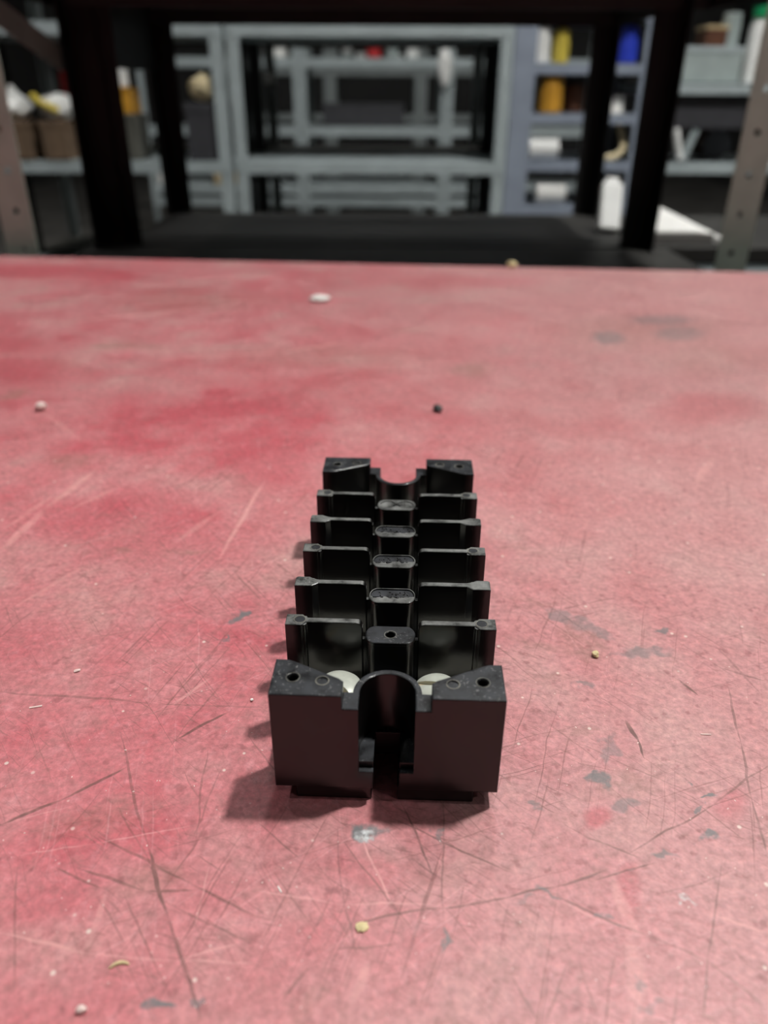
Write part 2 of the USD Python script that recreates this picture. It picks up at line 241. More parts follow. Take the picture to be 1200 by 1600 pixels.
        lay(CORE, 0.01, rag, 2.0, rng(fine, 0.35, 0.6, 0.2, 1.0), 1.0, (0.62, 0.64, 0.65))
        return add('principled_bsdf', dict(specular_ior_level=0.5), base_color=c, roughness=rough, normal=bu) + '.BSDF'
    YD, XD = 0.30, 0.01
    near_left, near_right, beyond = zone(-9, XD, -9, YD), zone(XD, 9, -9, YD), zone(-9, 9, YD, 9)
    def step(src, at):
        return add('math', dict(math_type='greater_than', value2=at), value1=src) + '.value'
    front = add('mix_closure', {}, fac=step(sep + '.x', XD), closure1=near_left, closure2=near_right) + '.closure'
    add('mix_closure', {}, fac=step(sep + '.y', YD), closure1=front, closure2=beyond)
    return usdkit.material(stage, '/World/Looks/worn_red_paint', n, l, surface='n%d.closure' % cnt[0])

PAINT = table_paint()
STEEL_DARK = plain('dark_steel_frame', (0.03, 0.03, 0.032), 0.5, 0.3, scale=20)
GREY_POST = plain('grey_enamel', (0.32, 0.375, 0.32), 0.5, scale=25, vary=0.12)
BLACK_PAINT_AND_SHADE = plain('black_enamel_and_shade', (0.010, 0.0095, 0.0095), 0.55, scale=20, spec=0.35)  # real black paint; also stands in for shade on the silver units' inner posts
SHELF_DARK = plain('dark_shelf_enamel', (0.028, 0.027, 0.025), 0.6, scale=8, vary=0.25, spec=0.35)
SILVER = plain('silver_grey_enamel', (0.40, 0.46, 0.47), 0.4, scale=12, vary=0.1)
SILVER_DIM = plain('dull_grey_enamel', (0.30, 0.34, 0.34), 0.45, scale=12, vary=0.12)
BLUE_GREY = plain('blue_grey_enamel', (0.27, 0.31, 0.38), 0.42, scale=12, vary=0.1)
DECK = plain('drab_shelf_deck', (0.10, 0.10, 0.085), 0.6, scale=9, vary=0.25)
CONCRETE = plain('concrete', (0.13, 0.125, 0.115), 0.8, scale=3, vary=0.3, bump=0.2)
WALL = plain('grey_wall_paint', (0.06, 0.06, 0.06), 0.85, scale=2, vary=0.12)
CEILING = plain('dark_ceiling', (0.05, 0.05, 0.05), 0.9, scale=2, vary=0.12)
HOUSING = plain('lamp_housing', (0.5, 0.5, 0.5), 0.4, 0.6)
CARD = plain('brown_cardboard', (0.16, 0.105, 0.065), 0.85, scale=30, vary=0.2)
WHITE = plain('white_plastic', (0.86, 0.87, 0.85), 0.45, scale=20, vary=0.05)
WHITE_CARD = plain('white_card', (0.84, 0.84, 0.81), 0.75, scale=30, vary=0.05)
CREAM = plain('cream_plastic', (0.80, 0.68, 0.42), 0.5, scale=20, vary=0.08)
AMBER = plain('amber_plastic', (0.60, 0.30, 0.035), 0.35, scale=20, vary=0.15)
YELLOW = plain('yellow_plastic', (0.66, 0.52, 0.08), 0.4, scale=20, vary=0.1)
RED = plain('red_plastic', (0.55, 0.035, 0.04), 0.4, scale=20, vary=0.1)
BLUE = plain('blue_plastic', (0.03, 0.06, 0.55), 0.4, scale=20, vary=0.1)
GREEN = plain('green_plastic', (0.01, 0.30, 0.11), 0.4, scale=20, vary=0.1)
TAN = plain('tan_card', (0.52, 0.40, 0.22), 0.7, scale=20, vary=0.1)
CLEAR = plain('grey_translucent_plastic', (0.36, 0.42, 0.41), 0.25, scale=20, vary=0.1)
RUST = plain('rust_brown', (0.10, 0.035, 0.015), 0.6, scale=60, vary=0.3)
BLACK_PLASTIC = plain('matte_black_plastic', (0.012, 0.012, 0.013), 0.5)
GREY_CARD = plain('grey_card', (0.20, 0.19, 0.18), 0.8, scale=30, vary=0.08)
BOX_DARK = plain('charcoal_bin', (0.045, 0.045, 0.052), 0.55, scale=20)
WOOD_CHIP = plain('pale_wood_chip', (0.72, 0.60, 0.33), 0.7, scale=400, vary=0.15)
PAPER_CHIP = plain('white_paper_chip', (0.85, 0.84, 0.80), 0.6, scale=400, vary=0.05)
PINK_CHIP = plain('pale_paint_chip', (0.78, 0.60, 0.56), 0.6, scale=400, vary=0.08)
LIGHTS = {}
def lamp_look(power):
    if power not in LIGHTS:
        LIGHTS[power] = usdkit.material(stage, '/World/Looks/lamp_lens_%d' % len(LIGHTS), {'e': ('emission', {'color': (1.0, 0.985, 0.95), 'strength': float(power)})}, [], surface='e.emission')
    return LIGHTS[power]

# ------------------------------------------------------------------ room shell
XL, XR, YB, YF = -4.2, 4.2, 11.0, -2.6
def struct(name, mesh, m, label):
    p = obj(name, mesh, m, None, smooth=False); return tag(p, label, 'room', None, 'structure')
struct('floor', box(XL, XR, YF, YB, -0.1, 0), CONCRETE, 'grey concrete warehouse floor under the shelving rows')
struct('ceiling', box(XL, XR, YF, YB, CEIL + 0.2, CEIL + 0.3), CEILING, 'dark warehouse ceiling above the lamps')
struct('wall_left', box(XL - 0.1, XL, YF, YB, 0, CEIL + 0.2), WALL, 'plain grey wall at the left ends of the shelving rows')
struct('wall_right', box(XR, XR + 0.1, YF, YB, 0, CEIL + 0.2), WALL, 'plain grey wall at the right ends of the shelving rows')
struct('wall_back', box(XL, XR, YB, YB + 0.1, 0, CEIL + 0.2), WALL, 'plain grey wall behind the last shelving row')
struct('wall_front', box(XL, XR, YF - 0.1, YF, 0, CEIL + 0.2), WALL, 'plain grey wall behind the camera')
for x, y, power, r, lab in HIGH_BAYS:
    t = thing('high_bay_lamp', lab, 'lamp', (x, y, CEIL), 0, 'high bay lamps under the ceiling')
    prof = [(0.0, 0.2), (0.02, 0.2), (0.02, 0.09), (r * 0.55, 0.075), (r * 0.75, 0.02), (r + 0.015, 0.0), (r + 0.015, -0.012), (r + 0.004, -0.012), (r + 0.004, 0.004), (0, 0.004)]
    obj('housing', lathe(prof, 32), HOUSING, t)
    disc = lathe([(0, -0.008), (r, -0.006), (r, 0.0), (0, 0.0)], 32)
    obj('lens', disc, lamp_look(power), t)

# ------------------------------------------------------------------ the red workbench
bench = thing('workbench', 'large workbench with a worn scratched red painted top', 'workbench', (0.0, 1.0215, 0.0), -4.63)
top = rbox(-1.05, 1.05, -1.40, 0.0, TZ - 0.045, TZ, 0.004, 12)
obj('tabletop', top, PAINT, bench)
for x in (-0.95, 0.95):
    for y in (-1.30, -0.12):
        obj('leg', box(x - 0.03, x + 0.03, y - 0.03, y + 0.03, 0, TZ - 0.045), STEEL_DARK, bench, smooth=False)
for y in (-1.30, -0.12):
    obj('apron', box(-0.92, 0.92, y - 0.015, y + 0.015, TZ - 0.125, TZ - 0.045), STEEL_DARK, bench, smooth=False)

# ------------------------------------------------------------------ the terminal block (millimetres, y runs away from the camera)
MM = 0.001
block = thing('terminal_block', 'black moulded plastic six pole terminal block standing on the red workbench', 'terminal block', (0.0011, 0.1697, TZ), -2.0)
def mm(man):
    return man.scale((MM, MM, MM))
def poly(pts):
    return CrossSection([np.array(pts, float)])
def soften(cs, r):
    return cs.offset(-r, m3.JoinType.Round, 2.0, 24).offset(2 * r, m3.JoinType.Round, 2.0, 24).offset(-r, m3.JoinType.Round, 2.0, 24)
def prism(cs, z0, z1, ch=0.25):
    """extrusion with a small chamfer round its top edge"""
    body = cs.extrude(z1 - z0 - ch).translate((0, 0, z0))
    inset = cs.offset(-ch, m3.JoinType.Round, 2.0, 16)
    steps = [body]
    for k in range(3):
        a = ch * (k + 1) / 3
        steps.append(cs.offset(-ch * (1 - math.cos(math.asin((k + 1) / 3.0))), m3.JoinType.Round, 2.0, 16).extrude(a).translate((0, 0, z1 - ch)))
    return Manifold.batch_boolean(steps, m3.OpType.Add)
def ring(x, y, z, r0, r1, h, seg=28):
    return (Manifold.cylinder(h + 0.4, r1, r1, seg) - Manifold.cylinder(h + 0.4, r0, r0, seg)).translate((x, y, z - 0.4))

W, H, LEN = 35.0, 44.0, 165.0
# base with the slot at both ends
base = Manifold.cube((2 * W - 0.6, LEN - 4, 9.5)).translate((-W + 0.3, 2, 6.2))
for s in (2.0, LEN - 14.0):
    base -= Manifold.cube((8.2, 14, 30)).translate((-4.1, s - 1.5, 0))
obj('base', mm(base), PLASTIC, block)
for x0, x1 in ((-28.6, -4.6), (3.5, 27.7)):
    obj('mounting_foot', mm(rbox(x0, x1, 1.0, LEN - 1.0, 0, 6.4, 0.4)), PLASTIC, block)

def end_block(yflip):
    half = poly([(-W, 0), (-13.3, 0), (-13.3, 6.6), (-14.6, 7.8), (-29.4, 15.3), (-31.0, 15.9), (-W, 16)])
    half = half.offset(-0.2, m3.JoinType.Round, 2.0, 16).offset(0.2, m3.JoinType.Round, 2.0, 16)
    hA, hB = (-28.6, 7.7), (-19.6, 6.5)
    drill = CrossSection.circle(1.55, 24).translate(hA)
    half_drilled = half - drill
    pieces = []
    for s in (1, -1):
        h = half_drilled if s == 1 else half_drilled.mirror((1, 0))
        pieces.append(prism(h, 6.0, H, 0.3))
        # plug the drilled hole below 14 mm depth
        pieces.append((half if s == 1 else half.mirror((1, 0))).extrude(H - 20).translate((0, 0, 6.0)))
    outer = CrossSection.circle(10.5, 64).translate((0, 7.7)) + CrossSection.square((27.0, 7.5)).translate((-13.5, 0)) + CrossSection.square((21.0, 7.7)).translate((-10.5, 0))
    inner = CrossSection.circle(8.5, 64).translate((0, 7.7)) + CrossSection.square((17.0, 9.7)).translate((-8.5, -2.0))
    outer = outer ^ CrossSection.square((60, 40)).translate((-30, 0))
    pieces.append(prism(outer - inner, 6.0, 39.0, 0.35))
    slot = CrossSection.square((8.2, 22.0)).translate((-4.1, -2.0))
    pieces.append(prism((outer ^ inner.offset(0.5)) - slot - CrossSection.square((40, 4)).translate((-20, -4)), 6.0, 13.3, 0.3))
    m = Manifold.batch_boolean(pieces, m3.OpType.Add)
    # shallow round recesses beside the holes
    for s in (1, -1):
        m -= Manifold.cylinder(2, 1.75, 1.75, 28).translate((s * hB[0], hB[1], H - 0.45))
        m -= Manifold.cylinder(1.0, 1.6, 2.1, 28).translate((s * hA[0], hA[1], H - 0.5))
    marks_ = [(s * hB[0], hB[1], 1.75, 2.15) for s in (1, -1)] + [(s * hA[0], hA[1], 1.95, 2.2) for s in (1, -1)]
    p = obj('end_block', mm(m if not yflip else m.rotate((0, 0, 180)).translate((0, LEN, 0))), PLASTIC, block, smooth=25)
    for x, y, r0, r1 in marks_:
        if yflip: x, y = -x, LEN - y
        obj('moulding_ring', mm(ring(x, y, H, r0, r1, 0.08)), RIM, p)
end_block(False)
end_block(True)

BAR_Y = [36.4, 59.2, 82.3, 105.1, 128.1]
def barrier(k, s):
    y, d, t = BAR_Y[k], 2.9, 1.2
    if k % 2 == 0:   # square outer lug
        pl = [(-W, -d), (-29.6, -d), (-28.2, -t), (-9.3, -t), (-9.3, t), (-28.2, t), (-29.6, d), (-W, d)]
    else:            # lug that tapers into the wall
        pl = [(-W, -d), (-28.8, -d), (-26.6, -t), (-9.3, -t), (-9.3, t), (-26.6, t), (-28.6, t + 0.6), (-30.2, d), (-W + 0.6, d), (-W, d - 0.6)]
    cs = poly(pl).offset(-0.25, m3.JoinType.Round, 2.0, 16).offset(0.25, m3.JoinType.Round, 2.0, 16)
    m = prism(cs, 14.0, H, 0.25)
    # fillet where lug meets wall, and rounded inner upper corner
    corner = Manifold.cube((2.2, 8, 2.2)).translate((-11.4, -4, H - 2.1)) - Manifold.cylinder(8, 2.0, 2.0, 28).rotate((90, 0, 0)).translate((-11.4, 4, H - 2.1))
    m = m - corner
    m = m + Manifold.cube((2.6, 1.6, 23.0)).translate((-9.8, -0.8, 14.0))          # low web to the post
    fil = Manifold.cylinder(H - 14.4, 1.0, 1.0, 20).translate((-28.9, -t - 0.3, 14.0)) + Manifold.cylinder(H - 14.4, 1.0, 1.0, 20).translate((-28.9, t + 0.3, 14.0))
    m = m + fil
    if s > 0: m = m.mirror((1, 0, 0))
    p = obj('barrier', mm(m.translate((0, y, 0))), PLASTIC_WORN, block, smooth=28)
    if k % 2 == 0:
        obj('moulding_ring', mm(ring(s * 30.3, y, H, 1.75, 2.15, 0.10)), RIM, p)
        obj('moulding_mark', mm(Manifold.cylinder(0.45, 1.75, 1.75, 24).translate((s * 30.3, y, H - 0.4))), PLASTIC, p)
for k in range(5):
    for s in (-1, 1): barrier(k, s)

def post(k):
    y = BAR_Y[k]
    a, b = 8.4, 4.6
    cs = CrossSection.square((2 * a - 6.4, 2 * b)).translate((-a + 3.2, -b)) + CrossSection.circle(1, 40).scale((3.2, b)).translate((-a + 3.2, 0)) + CrossSection.circle(1, 40).scale((3.2, b)).translate((a - 3.2, 0))
    cs = cs.offset(0.2, m3.JoinType.Round, 2.0, 24).offset(-0.2, m3.JoinType.Round, 2.0, 24)
    body = cs.offset(-0.45, m3.JoinType.Round, 2.0, 24).extrude(24.0).translate((0, y, 14.0))
    top_ = prism(cs.translate((0, y)), 37.3, 38.6, 0.25)
    m = body + top_
    tips = Manifold.cube((19.4, 0.8, 22.5)).translate((-9.7, y - 0.4, 14.0)); m = m + tips
    look_ = PLASTIC_WORN
    if k == 0:
        m -= Manifold.cylinder(8, 1.5, 1.5, 28).translate((0, y, 33)); m -= Manifold.cylinder(0.8, 1.4, 1.9, 28).translate((0, y, 38.2)); look_ = PLASTIC
    elif k == 4:
        for s in (-1, 1): m -= Manifold.cylinder(2, 3.4, 3.4, 32).translate((s * 3.9, y + 0.2, 38.15))
        m -= Manifold.cube((3, 1.2, 3)).translate((-1.5, y - 0.6, 37.2))
    else:   # torn moulding gate: the far half of the top lies lower and rougher
        m -= cs.offset(-0.5, m3.JoinType.Round, 2.0, 24).translate((0, y)).extrude(2).translate((0, 0, 38.0)) ^ Manifold.cube((30, 10, 10)).translate((-15, y - 0.4 - 0.3 * (k % 2), 33))
        rng_ = random.Random(40 + k)
        for q in range(12):
            m -= Manifold.sphere(0.5 + 0.5 * rng_.random(), 8).translate((rng_.uniform(-7, 7), y - 0.7 + rng_.uniform(-0.5, 0.4), 38.5))
        for q in range(14):
            m += Manifold.sphere(0.28 + 0.2 * rng_.random(), 8).translate((rng_.uniform(-6, 6), y + rng_.uniform(0.3, 3.2), 38.0))
    p = obj('post', mm(m), look_, block, smooth=28)
    if k in (1, 2, 3):
        far = (cs.offset(-0.55, m3.JoinType.Round, 2.0, 24).translate((0, y)).extrude(0.12).translate((0, 0, 37.95))) ^ Manifold.cube((30, 10, 10)).translate((-15, y - 0.3, 33))
        obj('torn_face', mm(far), PLASTIC, p)
    if k == 0:
        obj('moulding_ring', mm(ring(0, y, 38.6, 1.9, 2.15, 0.06)), RIM, p)
for k in range(5): post(k)

# dull metal strap on the floor of every bay
STRAP = plain('dull_nickel', (0.78, 0.76, 0.66), 0.4, 0.1, scale=200, vary=0.15)
edges = [15.8] + BAR_Y + [149.2]
for k in range(6):
    ya, yb = edges[k] + (0.6 if k == 0 else 3.4), edges[k + 1] - (0.6 if k == 5 else 3.4)
    for s in (-1, 1):
        x0, x1 = (9.5, 33.0) if s > 0 else (-33.0, -9.5)
        obj('contact_strap', mm(rbox(x0, x1, max(ya, 17.0), min(yb, 148.0), 15.6, 17.0, 0.4)), STRAP, block)
# the two pale screws in the first bay
for s, ang, dx in ((-1, -46, -0.6), (1, -8, 0.2)):
    r, top_z = 7.4, 31.5
    m = Manifold.cylinder(13.0, 5.0, 5.0, 40).translate((0, 0, 15.0)) + Manifold.revolve(CrossSection([np.array([(0, 0), (r - 0.5, 0), (r, 0.6), (r, 2.6), (r - 1.2, 3.8), (r - 3.4, 4.5), (0, 4.8)])]), 48).translate((0, 0, top_z - 4.6))
    cut = Manifold.cube((20, 1.9, 4)).translate((-10, -0.95 - (1.4 if s < 0 else 0), top_z - 1.9)).rotate((0, 0, ang))
    floor_ = (Manifold.cube((14.0, 1.9, 0.5)).translate((-7.0, -0.95 - (1.4 if s < 0 else 0), top_z - 2.1))).rotate((0, 0, ang)) ^ Manifold.cylinder(60, r - 0.6, r - 0.6, 40)
    p = obj('terminal_screw', mm((m - cut).translate((s * 15.6 + dx, 20.6, 0))), ZINC, block, label='pale zinc screw head in the nearest bay')
    obj('slot', mm(floor_.translate((s * 15.6 + dx, 20.6, 0))), ZINC_CREAM, p)

# ------------------------------------------------------------------ crumbs and chips lying on the bench
def crumb(name, x, y, mesh, m, label, catg, rz=0.0):
    p = obj(name, mesh, m, None, smooth=40)
    xf = UsdGeom.Xformable(p); xf.AddTranslateOp().Set(Gf.Vec3d(x, y, TZ)); xf.AddRotateZOp().Set(rz)
    tag(p, label, catg, 'crumbs and chips on the red bench')
disc = lump(0.0107, 0.0098, 0.0028, 3, 0.10, 3)
crumb('plastic_disc', -0.0693, 0.8237, disc, PAPER_CHIP, 'small round white disc lying near the far edge of the red workbench', 'disc')
crumb('debris_lump', 0.0376, 0.508, lump(0.0034, 0.0044, 0.0022, 5), BLACK_PLASTIC, 'small black crumb on the red top beyond the terminal block', 'debris')
crumb('wood_crumb', 0.0852, 0.2423, lump(0.0013, 0.0016, 0.001, 6, 0.5), WOOD_CHIP, 'pale yellow crumb on the grey smudge right of the terminal block', 'debris')
crumb('wood_flake', -0.0053, 0.1277, lump(0.0017, 0.0014, 0.0005, 7, 0.6), WOOD_CHIP, 'cream wood flake in front of the terminal block, lower middle of the top', 'debris', 20)
arc = path_tube([(0.0024 * t, 0.0009 * (1 - t * t) , 0.0004) for t in np.linspace(-1, 1, 7)], [0.0002, 0.0004, 0.00045, 0.00045, 0.00045, 0.0004, 0.0002], 8)
crumb('wood_shaving', -0.068, 0.1168, tm(arc), WOOD_CHIP, 'curved yellowish wood shaving at the lower left of the red top', 'debris', 14)
crumb('paper_crumb', -0.0739, 0.1059, lump(0.0013, 0.001, 0.0008, 9), PINK_CHIP, 'pale pinkish crumb nearest the bottom left corner of the picture', 'debris')
crumb('foam_bead', -0.2407, 0.5056, lump(0.0037, 0.0042, 0.003, 10, 0.15), PINK_CHIP, 'whitish bead on the red top far to the left', 'debris')
sl = box(-0.0018, 0.0018, -0.00022, 0.00022, 0, 0.0003)
crumb('wood_sliver', 0.1142, 0.1996, sl, PINK_CHIP, 'short straight pale sliver on the red top right of the terminal block', 'debris', -4)
crumb('chalk_streak_flake', -0.1275, 0.2116, box(-0.0022, 0.0022, -0.0004, 0.0004, 0, 0.0003), PINK_CHIP, 'thin pale flake at the left edge of the red top', 'debris', 14)
crumb('paint_flake', -0.1192, 0.2314, lump(0.0013, 0.0007, 0.0004, 12, 0.5), PINK_CHIP, 'small pale paint flake left of the terminal block, above the thin flake', 'debris', 30)
crumb('straw_bit', -0.0291, 0.1389, box(-0.0011, 0.0011, -0.00016, 0.00016, 0, 0.0003), PAPER_CHIP, 'tiny white straw bit in front of the left half of the terminal block', 'debris', -58)
crumb('gravel_crumb', 0.1598, 1.000, lump(0.006, 0.005, 0.004, 14), WOOD_CHIP, 'cream crumb on the far edge of the red top, right of centre', 'debris')
crumb('paint_fleck', -0.0487, 0.2155, lump(0.0006, 0.0006, 0.0005, 16), PAPER_CHIP, 'tiny white fleck beside a dark scratch left of the terminal block', 'debris')
rng = np.random.default_rng(8)
bits = []
for k in range(230):
    x = rng.normal(-0.02, 0.09) if k % 3 else rng.uniform(-0.15, 0.15); y = 0.105 + abs(rng.normal(0, 0.075))
    if 0.16 < y < 0.345 and -0.04 < x < 0.05: continue
    s = rng.uniform(0.00008, 0.00021) * (1 + (y - 0.1) * 2)
    b = trimesh.creation.icosphere(1); b.vertices = b.vertices * [s * rng.uniform(0.7, 2.2), s, s * 0.6]
    b.apply_transform(trimesh.transformations.rotation_matrix(rng.uniform(0, 3.14), [0, 0, 1])); b.apply_translation([x, y, TZ + s * 0.5]); bits.append(b)
p = obj('dust_specks', cat(*bits), PINK_CHIP, None, smooth=False)
tag(p, 'scatter of tiny pale dust specks over the front of the red top', 'dust', None, 'stuff')

# ------------------------------------------------------------------ steel shelving (heights rel. to the bench top)
def tray(x0, x1, y0, y1, zt, lip, t=0.0015):
    """a pressed steel shelf: flat plate with turned-down lips"""
    return cat(box(x0, x1, y0, y1, zt - t, zt), box(x0, x1, y0, y0 + t, zt - lip, zt - t), box(x0, x1, y1 - t, y1, zt - lip, zt - t),
               box(x0, x0 + t, y0 + t, y1 - t, zt - lip, zt - t), box(x1 - t, x1, y0 + t, y1 - t, zt - lip, zt - t),
               box(x0 + t, x1 - t, y0 + t, y0 + 0.012, zt - lip, zt - lip + t))
def angle_post(x, y, sx, sy, w, z0, z1, holes=None, t=0.0022, w2=None):
    """slotted angle: one leg along x, one along y, corner at (x, y); sx, sy point inwards. Real punched holes between the rel heights of holes."""
    w2 = w2 or w
    def leg(along_x):
        ww = w if along_x else w2
        cs = CrossSection([np.array([(0, z0), (ww, z0), (ww, z1), (0, z1)], float)])
        if holes:
            for zc in np.arange(holes[0], holes[1], 0.05):
                cs -= CrossSection.circle(0.0045, 12).translate((ww * 0.55, zc))
        m = cs.extrude(t).rotate((90, 0, 0)).translate((0, t, 0))     # in x-z, thickness y 0..t
        if not along_x:
            m = m.rotate((0, 0, 90)).translate((t, 0, 0))            # runs along +y, thickness x 0..t
        return m
    m = leg(True) + leg(False)
    if sx < 0: m = m.mirror((1, 0, 0))
    if sy < 0: m = m.mirror((0, 1, 0))
    return m.translate((x, y, 0))

def shelving(name, label, x0, x1, y0, y1, shelves, mats, pw=0.042, lip=0.038, ztop=None, holes=None, gussets=(), bolts=(), front_wide=None, group=None, inset=(0.0, 0.0)):
    t = thing(name, label, 'shelving unit', ((x0 + x1) / 2, y0, 0.0), 0, group or 'steel shelving units')
    ox, oy = (x0 + x1) / 2, y0
    X0, X1, Y1 = x0 - ox, x1 - ox, y1 - oy
    z1 = TZ + (ztop if ztop is not None else max(shelves) + 0.02)
    for (x, y, sx, sy, key) in ((X0, 0, 1, 1, 'front'), (X1, 0, -1, 1, 'front'), (X0 + inset[0], Y1, 1, -1, 'rear'), (X1 - inset[1], Y1, -1, -1, 'rear')):
        h = None if holes is None or key == 'rear' else (TZ + holes[0], TZ + holes[1])
        obj('post', angle_post(x, y, sx, sy, pw if not (front_wide and sx > 0 and key == 'front') else front_wide, 0.0, z1, h), mats[key], t, smooth=False)
    for z in shelves:
        obj('shelf', tray(X0 + 0.003, X1 - 0.003, 0.003, Y1 - 0.003, TZ + z, lip), mats['shelf'], t, smooth=False)
        if z in gussets:
            for x, s in ((X0 + 0.004, 1), (X1 - 0.004, -1)):
                for y in (0.0045, Y1 - 0.0045):
                    cs = CrossSection([np.array([(0, 0), (0.13 * s, 0), (0.045 * s, -0.10), (0, -0.10)][::s], float)])
                    m = cs.extrude(0.002).rotate((90, 0, 0)).translate((x, y + 0.001, TZ + z - lip))
                    obj('gusset', m, mats['rear' if y > 0.01 else 'front'], t, smooth=False)
    for z in bolts:
        for x in (X0 + pw * 0.5, X1 - pw * 0.5):
            for y, d in ((-0.004, -1), (Y1 + 0.004, 1)):
                b = trimesh.creation.cylinder(radius=0.006, height=0.006, sections=6)
                b.apply_transform(trimesh.transformations.rotation_matrix(math.pi / 2, [1, 0, 0])); b.apply_translation([x, y, TZ + z]); obj('bolt', b, mats.get('bolt', SILVER_DIM), t, smooth=False)
    return t

def side_brace(t, x, ya, za, yb, zb, w, m):
    d = np.array([0, yb - ya, zb - za]); L = np.linalg.norm(d); b = trimesh.creation.box([0.002, L, w])
    b.apply_transform(trimesh.transformations.rotation_matrix(math.atan2(zb - za, yb - ya), [1, 0, 0])); b.apply_translation([x, (ya + yb) / 2, (za + zb) / 2]); obj('side_brace', b, m, t, smooth=False)
dark = dict(front=GREY_POST, rear=BLACK_PAINT_AND_SHADE, shelf=SHELF_DARK, bolt=BLACK_PAINT_AND_SHADE)
black = dict(front=BLACK_PAINT_AND_SHADE, rear=BLACK_PAINT_AND_SHADE, shelf=SHELF_DARK, bolt=BLACK_PAINT_AND_SHADE)
silver = dict(front=SILVER, rear=BLACK_PAINT_AND_SHADE, shelf=SILVER, bolt=SILVER)  # rear posts coloured black to paint in the shade they stand in
blue = dict(front=BLUE_GREY, rear=BLUE_GREY, shelf=BLUE_GREY, bolt=SILVER)
dim = dict(front=SILVER, rear=SILVER_DIM, shelf=SILVER, bolt=SILVER)
far = dict(front=SILVER_DIM, rear=SILVER_DIM, shelf=SILVER_DIM, bolt=SILVER)
HI = [0.345, 0.745, 1.14]
grey_unit = shelving('steel_shelving', 'steel shelving unit with grey punched front posts right behind the red workbench', -0.524, 0.503, 1.105, 1.425, [-0.455, -0.05] + HI, dark, holes=(-0.1, 0.5), pw=0.043, inset=(0.022, 0.040))
for sx in (-1,): side_brace(grey_unit, sx * 0.5105 - (0.012 if sx > 0 else -0.012), 0.02, TZ + 0.30, 0.29, TZ + 0.235, 0.035, GREY_POST)
black_unit = shelving('steel_shelving', 'black steel shelving unit backing onto the grey-posted one', -0.480, 0.465, 1.432, 1.835, [-0.455, -0.05] + HI, black, pw=0.046, bolts=(-0.02, 0.06, 0.14, 0.22, 0.28))
for x in (-0.4655,): obj('side_apron', box(x - 0.001, x + 0.001, 0.006, 0.397, TZ + 0.225, TZ + 0.306), BLACK_PAINT_AND_SHADE, black_unit, smooth=False)
C = [-0.42, -0.03]
for x0, x1, lab in ((-1.475, -0.533, 'silver shelving unit across the aisle, left of the middle bay, carrying cartons'), (-0.516, 0.411, 'silver shelving unit framing the middle bay across the aisle')):
    shelving('steel_shelving', lab, x0, x1, 2.9, 3.34, C + [0.378, 0.79], silver, pw=0.040, bolts=(0.35, -0.055))
    shelving('steel_shelving', lab.replace('across the aisle, left of the middle bay, carrying cartons', 'left of the middle bay, across the aisle').replace('across the aisle', 'on the far side, facing the second aisle'), x0, x1, 3.36, 3.80, C + [0.378, 0.79], dict(silver, front=BLACK_PAINT_AND_SHADE, shelf=DECK, rear=SILVER_DIM), pw=0.040)  # far-side units: shade on the front posts put into their black colour
shelving('steel_shelving', 'narrow blue-grey shelving unit with closely spaced shelves', 0.414, 0.875, 2.9, 3.36, [-0.42, -0.168, -0.025, 0.122, 0.268, 0.42, 0.79], blue, pw=0.040, lip=0.03, front_wide=0.075)
shelving('steel_shelving', 'silver shelving unit holding a charcoal bin and a white brace', 0.885, 1.83, 2.9, 3.36, [-0.42, -0.03, 0.212, 0.6], silver, pw=0.030, lip=0.03)
for x0, x1, lab in ((-1.47, -0.516, 'shelving unit of the second row, left of its middle bay'), (-0.51, 0.36, 'shelving unit of the second row seen through the middle bay'), (0.365, 1.32, 'shelving unit of the second row, right of its middle bay')):
    shelving('steel_shelving', lab, x0, x1, 5.2, 5.64, [-0.42, -0.345 + 0.0, -0.018, 0.345, 0.77], dim, pw=0.036, lip=0.05)
for x0, x1, lab in ((-1.41, -0.49, 'dim shelving unit of the third row at the far left'), (-0.485, 0.30, 'dim shelving unit of the third row, farthest back in the middle'), (0.305, 1.22, 'dim shelving unit of the third row at the far right')):
    shelving('steel_shelving', lab, x0, x1, 7.6, 8.04, [-0.42, -0.02, 0.33, 0.77], far, pw=0.05, lip=0.05)

# ------------------------------------------------------------------ things on the shelves
def carton(name, x, y, z, w, d, h, m, label, catg, rz=0, tape=None, flap=True):
    t = thing(name, label, catg, (x, y, TZ + z), rz, 'boxes on the shelves')
    obj('body', rbox(-w / 2, w / 2, -d / 2, d / 2, 0, h, 0.003), m, t)
    if flap:
        obj('lid', rbox(-w / 2 - 0.002, w / 2 + 0.002, -d / 2 - 0.002, d / 2 + 0.002, h * 0.86, h + 0.003, 0.002), tape or m, t)
    return t
def bottle(name, x, y, z, r, h, body, cap, label, catg='bottle', neck=0.45, shoulder=0.72, label_mat=None):
    t = thing(name, label, catg, (x, y, TZ + z), 0, 'bottles and jars on the shelves')
    prof = [(0, 0), (r * 0.92, 0), (r, r * 0.1), (r, h * shoulder), (r * 0.9, h * (shoulder + 0.06)), (r * neck, h * (shoulder + 0.14)), (r * neck, h * 0.9), (0, h * 0.9)]
    obj('body', lathe(prof, 28), body, t)
    obj('cap', lathe([(0, h * 0.86), (r * neck * 1.25, h * 0.86), (r * neck * 1.25, h * 0.99), (r * neck * 1.1, h), (0, h)], 28), cap, t)
    if label_mat:
        obj('wrapper', lathe([(r * 1.01, h * 0.12), (r * 1.012, h * 0.12), (r * 1.012, h * 0.6), (r * 1.01, h * 0.6)], 28), label_mat, t)
    return t
